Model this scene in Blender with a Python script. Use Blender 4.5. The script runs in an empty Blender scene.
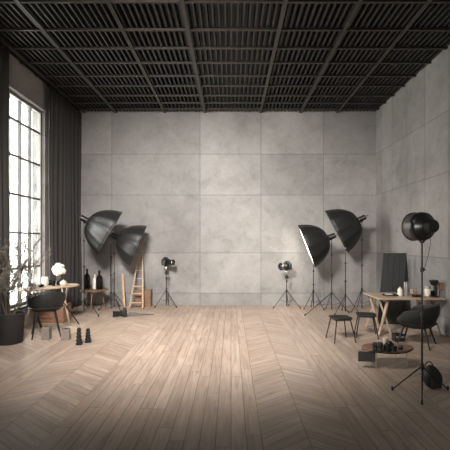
import bpy, bmesh, math, random
from mathutils import Vector, Matrix
random.seed(7)
PI = math.pi
SC = bpy.context.scene
COL = SC.collection
H, F, VX, VY = 1.85, 380.0, 231.0, 242.0        # eye height, focal length and vanishing point of the photograph

def gx(px, Y): return (px - VX) * Y / F
def gz(py, Y): return H - (py - VY) * Y / F

# ------------------------------------------------------------------ materials
class NT:
    def __init__(s, name):
        s.m = bpy.data.materials.new(name); s.m.use_nodes = True
        s.t = s.m.node_tree; s.t.nodes.clear()
        s.out = s.t.nodes.new('ShaderNodeOutputMaterial')
    def n(s, typ, **kw):
        nd = s.t.nodes.new(typ)
        for k, v in kw.items(): setattr(nd, k, v)
        return nd
    def l(s, a, b): s.t.links.new(a, b)
    def put(s, inp, v):
        if isinstance(v, bpy.types.NodeSocket): s.l(v, inp)
        else: inp.default_value = v
    def math(s, op, a, b=None, c=None):
        nd = s.n('ShaderNodeMath', operation=op)
        s.put(nd.inputs[0], a)
        if b is not None: s.put(nd.inputs[1], b)
        if c is not None: s.put(nd.inputs[2], c)
        return nd.outputs[0]
    def noise(s, vec, scale, detail=4, rough=.55, dist=0):
        nd = s.n('ShaderNodeTexNoise')
        nd.inputs['Scale'].default_value = scale; nd.inputs['Detail'].default_value = detail
        nd.inputs['Roughness'].default_value = rough; nd.inputs['Distortion'].default_value = dist
        if vec is not None: s.l(vec, nd.inputs['Vector'])
        return nd.outputs[0]
    def ramp(s, fac, stops):
        nd = s.n('ShaderNodeValToRGB'); r = nd.color_ramp
        while len(r.elements) < len(stops): r.elements.new(.5)
        for e, (p, c) in zip(r.elements, stops):
            e.position = p; e.color = (*c, 1) if len(c) == 3 else c
        s.l(fac, nd.inputs[0]); return nd.outputs[0]
    def mix(s, fac, a, b, mode='MIX'):
        nd = s.n('ShaderNodeMix', data_type='RGBA', blend_type=mode)
        s.put(nd.inputs['Factor'], fac)
        for i, v in ((6, a), (7, b)):
            if isinstance(v, tuple) and len(v) == 3: v = (*v, 1)
            s.put(nd.inputs[i], v)
        return nd.outputs[2]
    def bsdf(s, col, rough=.6, metal=0, bump=None, bs=.3, bd=.01, spec=.5, **kw):
        p = s.n('ShaderNodeBsdfPrincipled')
        if isinstance(col, tuple) and len(col) == 3: col = (*col, 1)
        s.put(p.inputs['Base Color'], col); s.put(p.inputs['Roughness'], rough)
        p.inputs['Metallic'].default_value = metal
        p.inputs['Specular IOR Level'].default_value = spec
        for k, v in kw.items(): p.inputs[k].default_value = v
        if bump is not None:
            b = s.n('ShaderNodeBump'); b.inputs['Strength'].default_value = bs; b.inputs['Distance'].default_value = bd
            s.l(bump, b.inputs['Height']); s.l(b.outputs[0], p.inputs['Normal'])
        s.l(p.outputs[0], s.out.inputs[0]); return p
    def obj(s): return s.n('ShaderNodeTexCoord').outputs['Object']

def simple(name, col, rough=.6, metal=0, var=.15, scale=30, bs=.15, spec=.5, **kw):
    t = NT(name); v = t.obj(); nz = t.noise(v, scale, 4)
    a = tuple(c * (1 - var) for c in col); b = tuple(min(1, c * (1 + var)) for c in col)
    c = t.ramp(nz, [(.3, a), (.7, b)])
    t.bsdf(c, rough, metal, nz, bs, .004, spec, **kw); return t.m

def wood(name, col, rough=.5, axis=0, scale=6):
    t = NT(name); v = t.obj(); mp = t.n('ShaderNodeMapping')
    sc = [scale * 4] * 3; sc[axis] = scale * .4; mp.inputs['Scale'].default_value = sc
    t.l(v, mp.inputs[0]); nz = t.noise(mp.outputs[0], 3, 5, .6, .6)
    c = t.ramp(nz, [(.25, tuple(x * .62 for x in col)), (.55, col), (.8, tuple(min(1, x * 1.25) for x in col))])
    t.bsdf(c, rough, 0, nz, .12, .004); return t.m

def glass(name, col=(.9, .93, .92), gloss=.08, tint=1.0):
    t = NT(name); tr = t.n('ShaderNodeBsdfTransparent'); tr.inputs[0].default_value = (*col, 1)
    gl = t.n('ShaderNodeBsdfGlossy'); gl.inputs['Roughness'].default_value = .03
    fr = t.n('ShaderNodeFresnel'); fr.inputs['IOR'].default_value = 1.45
    nz = t.noise(t.obj(), 3); f = t.math('MULTIPLY', fr.outputs[0], t.math('ADD', t.math('MULTIPLY', nz, .3), .7))
    mx = t.n('ShaderNodeMixShader'); t.l(f, mx.inputs[0]); t.l(tr.outputs[0], mx.inputs[1]); t.l(gl.outputs[0], mx.inputs[2])
    t.l(mx.outputs[0], t.out.inputs[0]); return t.m

def lines(t, coord, positions, w):
    """mask with 1 at the listed coordinates (formwork joints)"""
    acc = None
    for p in positions:
        d = t.math('ABSOLUTE', t.math('SUBTRACT', coord, p))
        m = t.math('LESS_THAN', d, w)
        acc = m if acc is None else t.math('MAXIMUM', acc, m)
    return acc

def concrete(name, uax, us, zs, base, seed):
    t = NT(name); v = t.obj(); sp = t.n('ShaderNodeSeparateXYZ'); t.l(v, sp.inputs[0])
    u = sp.outputs[uax]; z = sp.outputs[2]
    off = t.n('ShaderNodeMapping'); off.inputs['Location'].default_value = (seed, seed * .7, seed * 1.3); t.l(v, off.inputs[0])
    ov = off.outputs[0]
    big = t.noise(ov, .5, 6, .62, .3); mid = t.noise(ov, 3.2, 8, .72, .5); fine = t.noise(ov, 28, 4, .6)
    # stepped panel index -> tone of each cast panel
    ci = None
    for k, p in enumerate(us):
        g = t.math('GREATER_THAN', u, p); ci = g if ci is None else t.math('ADD', ci, g)
    cz = None
    for k, p in enumerate(zs):
        g = t.math('GREATER_THAN', z, p); cz = g if cz is None else t.math('ADD', cz, g)
    cb = t.n('ShaderNodeCombineXYZ'); t.l(ci, cb.inputs[0]); t.l(cz, cb.inputs[1])
    wn = t.n('ShaderNodeTexWhiteNoise'); t.l(cb.outputs[0], wn.inputs[0])
    b = base
    c = t.ramp(big, [(.32, tuple(x * .70 for x in b)), (.52, b), (.7, tuple(x * 1.16 for x in b))])
    c = t.mix(.75, c, t.ramp(mid, [(.28, (.68, .68, .675)), (.45, (.95, .95, .945)), (.72, (1.17, 1.165, 1.16))]), 'MULTIPLY')
    c = t.mix(1.0, c, t.ramp(wn.outputs[0], [(0, (.84, .84, .84)), (1, (1.06, 1.055, 1.05))]), 'MULTIPLY')
    c = t.mix(1.0, c, t.ramp(fine, [(.3, (.93, .93, .93)), (.7, (1.04, 1.04, 1.04))]), 'MULTIPLY')
    wob = t.math('MULTIPLY', t.math('SUBTRACT', t.noise(v, 5, 2), .5), .012)
    ln = t.math('MAXIMUM', lines(t, t.math('ADD', u, wob), us, .011), lines(t, t.math('ADD', z, wob), zs, .010))
    # tie holes on a regular grid
    def fr(a, s, o): return t.math('SUBTRACT', t.math('FRACT', t.math('DIVIDE', t.math('SUBTRACT', a, o), s)), .5)
    du = t.math('MULTIPLY', fr(u, .9, .13), .9); dz = t.math('MULTIPLY', fr(z, 1.2, .93), 1.2)
    rr = t.math('SQRT', t.math('ADD', t.math('MULTIPLY', du, du), t.math('MULTIPLY', dz, dz)))
    hole = t.math('LESS_THAN', rr, .014)
    dark = t.math('MAXIMUM', t.math('MULTIPLY', ln, .52), t.math('MULTIPLY', hole, .6))
    c = t.mix(dark, c, tuple(x * .35 for x in b))
    hgt = t.math('SUBTRACT', t.math('ADD', t.math('MULTIPLY', mid, .4), t.math('MULTIPLY', fine, .2)), ln)
    t.bsdf(c, .72, 0, hgt, .25, .008, .3); return t.m

def floor_mat():
    t = NT('oak_floor'); v = t.obj(); sp = t.n('ShaderNodeSeparateXYZ'); t.l(v, sp.inputs[0])
    x, y = sp.outputs[0], sp.outputs[1]
    # bands across the room: straight boards alternate with chevron fields
    bands = [(-4.6, -3.3, 1), (-2.75, -1.74, 1), (.30, 1.16, 1), (2.35, 3.55, 1)]
    chev = None; u = None
    for (a, b, _) in bands:
        c = (a + b) / 2
        inside = t.math('MULTIPLY', t.math('GREATER_THAN', x, a), t.math('LESS_THAN', x, b))
        ua = t.math('MULTIPLY', inside, t.math('SUBTRACT', x, c))
        chev = inside if chev is None else t.math('ADD', chev, inside)
        u = ua if u is None else t.math('ADD', u, ua)
    au = t.math('ABSOLUTE', u); side = t.math('GREATER_THAN', u, 0)
    # chevron board coordinate
    W = .15
    vv = t.math('DIVIDE', t.math('ADD', y, t.math('MULTIPLY', au, .75)), W)
    ci = t.math('FLOOR', vv); cf = t.math('FRACT', vv)
    cid = t.math('ADD', t.math('MULTIPLY', ci, 2.13), t.math('MULTIPLY', side, 31.7))
    cedge = t.math('MINIMUM', t.math('MULTIPLY', t.math('MINIMUM', cf, t.math('SUBTRACT', 1, cf)), W), t.math('ADD', au, 0))
    # straight board coordinate
    B = .145
    bx = t.math('DIVIDE', x, B); bi = t.math('FLOOR', bx); bf = t.math('FRACT', bx)
    wn0 = t.n('ShaderNodeTexWhiteNoise', noise_dimensions='1D'); t.l(bi, wn0.inputs['W'])
    ly = t.math('ADD', t.math('DIVIDE', y, 1.9), t.math('MULTIPLY', wn0.outputs[0], 7.3))
    li = t.math('FLOOR', ly); lf = t.math('FRACT', ly)
    sid = t.math('ADD', t.math('MULTIPLY', bi, 5.37), t.math('MULTIPLY', li, 3.19))
    sedge = t.math('MINIMUM', t.math('MULTIPLY', t.math('MINIMUM', bf, t.math('SUBTRACT', 1, bf)), B),
                   t.math('MULTIPLY', t.math('MINIMUM', lf, t.math('SUBTRACT', 1, lf)), 1.9))
    def sel(a, b):
        return t.math('ADD', t.math('MULTIPLY', chev, a), t.math('MULTIPLY', t.math('SUBTRACT', 1, chev), b))
    pid = sel(cid, sid); edge = sel(cedge, sedge)
    wn = t.n('ShaderNodeTexWhiteNoise', noise_dimensions='1D'); t.l(pid, wn.inputs['W'])
    # grain direction follows the board
    gxn = sel(t.math('MULTIPLY', t.math('ADD', y, t.math('MULTIPLY', au, .75)), 9), t.math('MULTIPLY', x, 11))
    gyn = sel(t.math('MULTIPLY', u, 1.2), t.math('MULTIPLY', y, .8))
    cb = t.n('ShaderNodeCombineXYZ'); t.l(gxn, cb.inputs[0]); t.l(gyn, cb.inputs[1]); t.l(t.math('MULTIPLY', pid, .77), cb.inputs[2])
    gr = t.noise(cb.outputs[0], 1.6, 6, .62, .8); gf = t.noise(cb.outputs[0], 9, 4, .6)
    wide = t.noise(v, .9, 4, .6)
    tone = t.ramp(wn.outputs[0], [(0, (.36, .272, .215)), (.5, (.405, .312, .25)), (.85, (.43, .335, .27)), (1, (.455, .362, .295))])
    c = t.mix(.85, tone, t.ramp(gr, [(.25, (.50, .46, .43)), (.5, (.93, .92, .91)), (.75, (1.18, 1.17, 1.15))]), 'MULTIPLY')
    c = t.mix(.4, c, t.ramp(gf, [(.3, (.8, .8, .8)), (.7, (1.1, 1.1, 1.1))]), 'MULTIPLY')
    c = t.mix(.5, c, t.ramp(wide, [(.3, (.82, .8, .78)), (.7, (1.1, 1.1, 1.1))]), 'MULTIPLY')
    gap = t.math('LESS_THAN', edge, .0045)
    c = t.mix(t.math('MULTIPLY', gap, .6), c, (.06, .042, .03))
    rough = t.math('ADD', .36, t.math('ADD', t.math('MULTIPLY', gr, .14), t.math('MULTIPLY', wn.outputs[0], .08)))
    hg = t.math('SUBTRACT', t.math('MULTIPLY', gr, .3), gap)
    t.bsdf(c, rough, 0, hg, .25, .003, .5); return t.m

M = {}
M['floor'] = floor_mat()
ZS = [.35, 1.53, 3.23, 4.43]
M['cback'] = concrete('concrete_back', 0, [-3.5, -.91, .88, 2.72], ZS, (.285, .27, .259), 3)
M['cside'] = concrete('concrete_side', 1, [-3, -1.1, .8, 2.7, 4.6, 6.5, 7.45, 8.35, 9.2, 10.05, 10.75], ZS, (.275, .262, .252), 11)
M['cleft'] = concrete('concrete_left', 1, [-3, -1.1, .8, 2.7, 4.6], ZS, (.30, .275, .262), 21)
M['deck'] = simple('ribbed_steel_deck', (.042, .040, .039), .5, .4, .2, 12)
M['beam'] = simple('ceiling_beam_steel', (.085, .08, .076), .42, .75, .15, 8)
M['cross'] = simple('ceiling_purlin_steel', (.055, .045, .039), .5, .3, .2, 8)
M['curtain'] = simple('charcoal_curtain', (.042, .038, .036), .85, 0, .15, 60)
M['frame'] = simple('window_frame_paint', (.2, .195, .188), .5)
M['bars'] = simple('dark_glazing_bar_paint', (.06, .058, .055), .6)
M['glass'] = glass('window_glass')
M['black'] = simple('black_metal', (.015, .0145, .014), .38, .3)
M['plast'] = simple('black_plastic', (.011, .011, .011), .42, 0, .2, 60)
M['fabric'] = simple('softbox_fabric', (.013, .0125, .012), .48, 0, .12, 50, .1, .6)
M['fabric2'] = simple('black_softbox_fabric', (.013, .0125, .012), .5, 0, .12, 50, .1, .35)
M['rim'] = simple('softbox_rim_tape', (.02, .02, .02), .6)
M['white'] = simple('diffuser_cloth', (.75, .73, .7), .8, 0, .03)
t = NT('lit_diffuser'); nz = t.noise(t.obj(), 6)
p = t.bsdf((.8, .8, .8), .8); p.inputs['Emission Color'].default_value = (1, .93, .84, 1)
t.l(t.math('ADD', 2.2, t.math('MULTIPLY', nz, 1.0)), p.inputs['Emission Strength']); M['lit'] = t.m; LITP = p
M['steel'] = simple('brushed_steel', (.55, .54, .52), .3, .9, .08)
M['oakx'] = wood('light_oak_x', (.38, .28, .20), .5, 0)
M['oakz'] = wood('light_oak_z', (.36, .26, .185), .5, 2)
M['walnut'] = wood('reddish_wood', (.20, .105, .062), .42, 0)
M['brown'] = wood('brown_board', (.22, .125, .075), .6, 0)
M['pine'] = wood('pine', (.46, .31, .19), .6, 2)
M['chair'] = simple('chair_shell', (.008, .0078, .0076), .6, 0, .1, 80)
M['pot'] = simple('dark_pot_clay', (.014, .0125, .012), .7, 0, .25, 12)
M['soil'] = simple('soil', (.03, .022, .016), .95, 0, .4, 60, .8)
M['bark'] = simple('twig_bark', (.09, .065, .048), .85, 0, .3, 40)
M['leaf'] = simple('dusty_leaf', (.16, .14, .115), .7, 0, .3, 20)
M['petal'] = simple('cream_petal', (.80, .74, .66), .8, 0, .06, 30)
M['taupe'] = simple('taupe_stone', (.17, .135, .115), .8, 0, .15, 25)
M['cream'] = simple('cream_ceramic', (.66, .60, .53), .5, 0, .05)
M['greyc'] = simple('grey_ceramic', (.28, .26, .24), .45, 0, .12)
M['beige'] = simple('beige_ceramic', (.55, .45, .36), .5, 0, .06)
M['smoke'] = glass('smoked_glass', (.22, .2, .19))
M['clear'] = glass('clear_glass', (.8, .8, .79))
M['panel'] = simple('charcoal_board', (.026, .026, .026), .6, 0, .1, 20)
M['dgrey'] = simple('dark_grey_felt', (.03, .029, .028), .8, 0, .1)
M['cloth'] = simple('grey_cloth', (.13, .118, .108), .9, 0, .2, 30)
M['paper'] = simple('paper', (.62, .58, .52), .8, 0, .03)
M['lens'] = simple('lens_glass', (.02, .022, .026), .06, 0, .1, 10, 0, .9)
M['bag'] = simple('black_nylon_bag', (.012, .012, .012), .7, 0, .2, 60, .4)
M['reflector'] = simple('grey_reflector_enamel', (.10, .092, .086), .4, .3, .08)
M['hub'] = simple('satin_black_enamel', (.03, .029, .028), .3, .5, .08)

# ------------------------------------------------------------------ mesh helpers
def frame_to(d):
    d = Vector(d).normalized(); return d.to_track_quat('Z', 'Y').to_matrix().to_4x4()
def box(bm, c, s, rot=None, taper=1.0):
    vs = []
    for z in (-1, 1):
        k = taper if z > 0 else 1
        for x, y in ((-1, -1), (1, -1), (1, 1), (-1, 1)):
            v = Vector((x * s[0] / 2 * k, y * s[1] / 2 * k, z * s[2] / 2))
            if rot is not None: v = rot @ v
            vs.append(bm.verts.new(v + Vector(c)))
    for f in ((3, 2, 1, 0), (4, 5, 6, 7), (0, 1, 5, 4), (1, 2, 6, 5), (2, 3, 7, 6), (3, 0, 4, 7)):
        bm.faces.new([vs[i] for i in f])
def lathe(bm, prof, mat=None, seg=24, caps=True, scallop=0, lobes=0):
    """prof: list of (r, z); revolved about Z then transformed"""
    mat = mat or Matrix.Identity(4); rings = []
    for r, z in prof:
        ring = []
        for i in range(seg):
            a = 2 * PI * i / seg
            rr = r * (1 - scallop * (.5 - .5 * math.cos(lobes * a))) if lobes else r
            ring.append(bm.verts.new(mat @ Vector((rr * math.cos(a), rr * math.sin(a), z))))
        rings.append(ring)
    for a, b in zip(rings, rings[1:]):
        for i in range(seg):
            j = (i + 1) % seg; bm.faces.new((a[i], a[j], b[j], b[i]))
    if caps:
        bm.faces.new(rings[0][::-1]); bm.faces.new(rings[-1])
def tube(bm, a, b, r0, r1=None, seg=10):
    a = Vector(a); b = Vector(b); r1 = r0 if r1 is None else r1
    m = Matrix.Translation(a) @ frame_to(b - a)
    lathe(bm, [(r0, 0), (r1, (b - a).length)], m, seg)
def path(bm, pts, r, seg=8):
    for a, b in zip(pts, pts[1:]): tube(bm, a, b, r, r, seg)
    for p in pts[1:-1]: bmesh.ops.create_icosphere(bm, subdivisions=1, radius=r, matrix=Matrix.Translation(Vector(p)))
def slab(bm, outline, z0, z1):
    lo = [bm.verts.new((x, y, z0)) for x, y in outline]; hi = [bm.verts.new((x, y, z1)) for x, y in outline]
    n = len(lo)
    bm.faces.new(lo[::-1]); bm.faces.new(hi)
    for i in range(n): bm.faces.new((lo[i], lo[(i + 1) % n], hi[(i + 1) % n], hi[i]))
def NB(): return bmesh.new()
def mk(name, bm, mat, parent=None, bevel=0, smooth=True, loc=None):
    bmesh.ops.recalc_face_normals(bm, faces=bm.faces)
    me = bpy.data.meshes.new(name); bm.to_mesh(me); bm.free()
    o = bpy.data.objects.new(name, me); COL.objects.link(o); me.materials.append(M[mat])
    if parent: o.parent = parent
    if loc: o.location = loc
    if bevel:
        b = o.modifiers.new('bevel', 'BEVEL'); b.width = bevel; b.segments = 2; b.limit_method = 'ANGLE'; b.angle_limit = .7
    if smooth:
        for p in me.polygons: p.use_smooth = True
        try: me.set_sharp_from_angle(angle=.75)
        except Exception: pass
    return o
def thing(name, label, cat, loc=(0, 0, 0), rotz=0, group=None):
    o = bpy.data.objects.new(name, None); COL.objects.link(o); o.empty_display_size = .1
    o.location = loc; o.rotation_euler = (0, 0, rotz); o['label'] = label; o['category'] = cat
    if group: o['group'] = group
    return o
def tag(o, label, cat, group=None, kind=None):
    o['label'] = label; o['category'] = cat
    if group: o['group'] = group
    if kind: o['kind'] = kind
    return o
def kids(o): return [c for c in bpy.data.objects if c.parent == o]
def copy_tree(o, parent=None):
    c = o.copy(); COL.objects.link(c); c.parent = parent
    for ch in kids(o): copy_tree(ch, c)
    return c
def struct(name, bm, mat, parent=None, **kw):
    o = mk(name, bm, mat, parent, **kw)
    if parent is None: o['kind'] = 'structure'
    return o

# ------------------------------------------------------------------ room
XL, XR, YB, YF, ZC = -4.5, 4.26, 11.16, -4.0, 5.86
bm = NB(); box(bm, ((XL + XR) / 2, (YB + YF) / 2, -.1), (XR - XL + .6, YB - YF + .6, .2)); struct('floor', bm, 'floor', smooth=False)
bm = NB(); box(bm, ((XL + XR) / 2, YB + .15, ZC / 2), (XR - XL + .6, .3, ZC)); struct('wall_back', bm, 'cback', smooth=False)
bm = NB(); box(bm, (XR + .15, (YB + YF) / 2, ZC / 2), (.3, YB - YF, ZC)); struct('wall_right', bm, 'cside', smooth=False)
# left wall with two tall openings
W1 = (5.25, 9.19); ZS0, ZS1 = .46, 5.0
bm = NB(); T = .3; xc = XL - T / 2
def wl(y0, y1, z0, z1): box(bm, (xc, (y0 + y1) / 2, (z0 + z1) / 2), (T, y1 - y0, z1 - z0))
wl(YF, YB, 0, ZS0); wl(YF, YB, ZS1, ZC); wl(YF, W1[0], ZS0, ZS1); wl(W1[1], YB, ZS0, ZS1)
struct('wall_left', bm, 'cleft', smooth=False)
# wall behind the camera, with one opening added for fill light
W3 = (-.9, .7); z30, z31 = 1.2, 2.7
bm = NB(); yc = YF - .15
def wf(x0, x1, z0, z1): box(bm, ((x0 + x1) / 2, yc, (z0 + z1) / 2), (x1 - x0, .3, z1 - z0))
wf(XL - .3, XR + .3, 0, z30); wf(XL - .3, XR + .3, z31, ZC); wf(XL - .3, W3[0], z30, z31); wf(W3[1], XR + .3, z30, z31)
struct('wall_front', bm, 'cside', smooth=False)

def window_left(name, y0, y1, ym, zm):
    root = bpy.data.objects.new(name, None); COL.objects.link(root); root['kind'] = 'structure'; root.location = (XL - .12, 0, 0)
    bm = NB(); w = .07
    for y in (y0 + w / 2, y1 - w / 2): box(bm, (0, y, (ZS0 + ZS1) / 2), (.1, w, ZS1 - ZS0))
    for z in (ZS0 + w / 2, ZS1 - w / 2): box(bm, (0, (y0 + y1) / 2, z), (.1, y1 - y0 - .1, w))
    mk('window_frame', bm, 'frame', root, .006, False)
    bm = NB()
    for y in ym: box(bm, (0, y, (ZS0 + ZS1) / 2), (.07, .032, ZS1 - ZS0 - .1))
    for z in zm: box(bm, (.004, (y0 + y1) / 2, z), (.06, y1 - y0 - .1, .042))
    mk('glazing_bars', bm, 'bars', root, .004, False)
    bm = NB(); box(bm, (-.01, (y0 + y1) / 2, (ZS0 + ZS1) / 2), (.006, y1 - y0 - .08, ZS1 - ZS0 - .08)); mk('pane', bm, 'glass', root, 0, False)
    bm = NB(); box(bm, (.09, (y0 + y1) / 2, ZS0 - .005), (.24, y1 - y0 + .06, .04)); mk('window_sill', bm, 'black', root, .006, False)
    bm = NB(); box(bm, (.13, (y0 + y1) / 2, ZS1 + .04), (.05, y1 - y0 + .1, .09)); mk('window_head', bm, 'frame', root, .006, False)
ZM = [1.28, 2.05, 2.87, 3.69, 4.45]
window_left('window_1', W1[0], W1[1], [5.75, 6.17, 6.6, 7.03, 7.45, 7.87, 8.30, 8.72], ZM)
root = bpy.data.objects.new('window_added', None); COL.objects.link(root); root['kind'] = 'structure'; root.location = (0, YF - .12, 0)  # unseen window, added so fill light enters from behind the camera
bm = NB(); cx = (W3[0] + W3[1]) / 2; cz = (z30 + z31) / 2
for x in (W3[0] + .035, cx, W3[1] - .035): box(bm, (x, 0, cz), (.07, .1, z31 - z30))
for z in (z30 + .035, z31 - .035): box(bm, (cx, 0, z), (W3[1] - W3[0], .09, .07))
mk('window_frame', bm, 'frame', root, .006, False)
bm = NB(); box(bm, (cx, .01, cz), (W3[1] - W3[0] - .05, .006, z31 - z30 - .05)); mk('pane', bm, 'glass', root, 0, False)

# ceiling: ribbed steel deck
bm = NB(); pit = .105; prof = []; x = XL - .3
while x < XR + .3:
    prof += [(x, 5.83), (x + .060, 5.83), (x + .066, 5.685), (x + .099, 5.685)]; x += pit
ys = (YF - .3, YB + .3); rows = [[bm.verts.new((a, y, b)) for a, b in prof] for y in ys]
top = [[bm.verts.new((a, y, 5.95)) for a, b in (prof[0], prof[-1])] for y in ys]
for i in range(len(prof) - 1): bm.faces.new((rows[0][i], rows[0][i + 1], rows[1][i + 1], rows[1][i]))
bm.faces.new((top[0][0], top[0][1], top[1][1], top[1][0]))
struct('ceiling', bm, 'deck', smooth=False)
# ceiling grid beams: the long ones run away from the camera, the cross ones from side to side
k = 0
for i, x in enumerate([-4.3, -3.37, -1.94, -.77, .86, 2.03, 3.12]):
    k += 1; bm = NB(); L = YB - YF
    box(bm, (0, 0, .0), (.07, L - .02, .012)); box(bm, (0, 0, .025), (.04, L - .02, .04))
    o = mk('trim_%d' % k, bm, 'beam', None, 0, False, (x, (YB + YF) / 2, 5.64)); o['kind'] = 'structure'
yc_ = [10.9, 10.42, 9.9, 9.29, 8.73, 8.09, 7.48, 6.83, 6.03]
y = 5.25
while y > YF + .2: yc_.append(y); y -= .78
for y in yc_:
    k += 1; bm = NB(); box(bm, (0, 0, 0), (XR - XL - .02, .045, .012)); box(bm, (0, 0, .02), (XR - XL - .02, .03, .032))
    o = mk('trim_%d' % k, bm, 'cross', None, 0, False, ((XL + XR) / 2, y, 5.654)); o['kind'] = 'structure'

# ------------------------------------------------------------------ curtains
def curtain(y0, y1, x, label, seed, z0=.02, z1=5.60, amp=.036, pitch=.2):
    random.seed(seed)
    o = thing('curtain', label, 'curtain', (x, (y0 + y1) / 2, 0), 0, 'curtains on the left wall')
    bm = NB(); n = int((y1 - y0) / .018); hgt = 14; g = []; ph = 0; offs = []
    for i in range(n + 1):
        ph += .018 / pitch * 2 * PI * (1 + .35 * math.sin(i * .11 + seed)); offs.append(ph)
    for j in range(hgt + 1):
        z = z0 + (z1 - z0) * j / hgt; row = []
        for i in range(n + 1):
            yy = y0 + (y1 - y0) * i / n - (y0 + y1) / 2
            a = amp * (.75 + .25 * (1 - j / hgt)) * math.sin(offs[i]) + .012 * math.sin(i * .07 + j * .5)
            row.append(bm.verts.new((a, yy, z)))
        g.append(row)
    for j in range(hgt):
        for i in range(n): bm.faces.new((g[j][i], g[j][i + 1], g[j + 1][i + 1], g[j + 1][i]))
    c = mk('drape', bm, 'curtain', o); s = c.modifiers.new('t', 'SOLIDIFY'); s.thickness = .006
    bm = NB(); tube(bm, (0, (y0 - y1) / 2 - .03, z1 + .012), (0, (y1 - y0) / 2 + .03, z1 + .012), .014); mk('curtain_rail', bm, 'black', o)
curtain(4.2, 7.5, -4.4, 'charcoal floor-length curtain at the left edge, on the near side of the window', 3)
curtain(9.14, 11.08, -4.39, 'charcoal pleated curtain hanging between the window and the back corner', 8)

# ------------------------------------------------------------------ stands, softboxes
def tripod_parts(o, h, spread, hubz, angs, r=.013, mat='black', brace=True, top_r=.009):
    bm = NB(); tube(bm, (0, 0, .06), (0, 0, h * .5), r); tube(bm, (0, 0, h * .5), (0, 0, h * .78), r * .82); tube(bm, (0, 0, h * .78), (0, 0, h), top_r)
    pole = mk('pole', bm, mat, o)
    for z in (h * .5, h * .78):
        bm = NB(); lathe(bm, [(r * 1.6, z - .025), (r * 1.8, z - .01), (r * 1.8, z + .02), (r * 1.2, z + .035)], None, 12)
        tube(bm, (0, 0, z), (r * 4, 0, z), .006); mk('clamp_collar', bm, 'plast', o)
    bm = NB(); lathe(bm, [(r * 1.5, hubz - .035), (r * 2.1, hubz - .02), (r * 2.1, hubz + .02), (r * 1.4, hubz + .04)], None, 12); mk('leg_hub', bm, 'plast', o)
    for a in angs:
        s = spread if not isinstance(a, tuple) else a[1]; aa = a if not isinstance(a, tuple) else a[0]
        d = Vector((math.cos(aa), math.sin(aa), 0)); bm = NB()
        tube(bm, d * r + Vector((0, 0, hubz)), d * s + Vector((0, 0, .014)), r * .72, r * .62)
        if brace:
            q = (d * s) * .52 + Vector((0, 0, hubz * .5)); tube(bm, Vector((0, 0, max(.08, hubz * .34))), q, r * .42)
        lg = mk('leg', bm, mat, o)
        bm = NB(); lathe(bm, [(r * 1.0, 0), (r * 1.15, .012), (r * .9, .05)], Matrix.Translation(d * s), 10); mk('rubber_foot', bm, 'plast', lg)
    return pole

def softbox_light(px, Y, head_py, d, R, L, label, angs, spread=.55, hubz=.5, lit=False, fab='fabric', zoff=0):
    X = gx(px, Y); hz = gz(head_py, Y)
    o = thing('softbox_light', label, 'studio light', (X, Y, 0), 0, 'softbox lights on stands')
    tripod_parts(o, hz - .05, spread, hubz, angs)
    d = Vector(d).normalized(); q = frame_to(d); base = Matrix.Translation((0, 0, hz)) @ q
    # yoke and flash head behind the softbox
    bm = NB(); lathe(bm, [(.018, -.10), (.026, -.08), (.026, -.0), (.016, .015)], Matrix.Translation((0, 0, hz)), 12)
    tube(bm, (0, -.045, hz - .03), (0, .045, hz - .03), .012); mk('tilt_bracket', bm, 'plast', o, .002)
    st = .10
    bm = NB(); lathe(bm, [(.055, -.10), (.072, -.09), (.072, .05), (.060, .055), (.060, .08)], base, 20); hd = mk('flash_head', bm, 'plast', o)
    bm = NB(); lathe(bm, [(.05, -.112), (.055, -.10)], base, 20); mk('rear_panel', bm, 'steel', hd)
    bm = NB(); side = q.to_3x3() @ Vector((0, 1, 0)); up = q.to_3x3() @ Vector((1, 0, 0)); bk = Vector((0, 0, hz)) - d * .09
    pts = [bk + up * (.065), bk + up * .11 - d * .02, bk + up * .11 - d * .08, bk + up * .05 - d * .10, bk - up * .03 - d * .1]
    path(bm, pts, .008); mk('carry_handle', bm, 'black', hd)
    bm = NB(); lathe(bm, [(.075, .06), (.085, .065), (.085, .095), (.075, .1)], base, 24); mk('speed_ring', bm, 'plast', o)
    # shell: ribbed parabolic fabric
    prof = []; N = 14
    for i in range(N + 1):
        s = i / N; tt = s ** 1.6
        r = .07 + (R - .07) * (.5 * tt ** .5 + .5 * math.sqrt(max(0, 1 - (1 - tt) ** 2)))
        prof.append((r, st + L * tt))
    bm = NB(); lathe(bm, prof, base, 96, False, .045, 12)
    sh = mk('softbox_shell', bm, fab, o); sm = sh.modifiers.new('t', 'SOLIDIFY'); sm.thickness = .004; sm.offset = -1
    bm = NB(); zf = st + L
    lathe(bm, [(R - .006, zf - .02), (R + .006, zf - .02), (R + .006, zf + .015), (R - .006, zf + .015), (R - .006, zf - .02)], base, 96, False, .045, 12)
    mk('rim', bm, 'rim', sh)
    for i in range(12):
        a = 2 * PI * i / 12; bm = NB(); pts = []
        for r, z in prof[::2]: pts.append(base @ Vector(((r + .002) * math.cos(a), (r + .002) * math.sin(a), z)))
        path(bm, pts, .004, 6); mk('rib', bm, 'rim', sh)
    bm = NB(); lathe(bm, [(R * .975, zf - .004), (R * .5, zf + .001), (.002, zf + .002)], base, 96, True, .045, 12)
    mk('diffuser', bm, 'lit' if lit else 'white', o)
    return o

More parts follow.
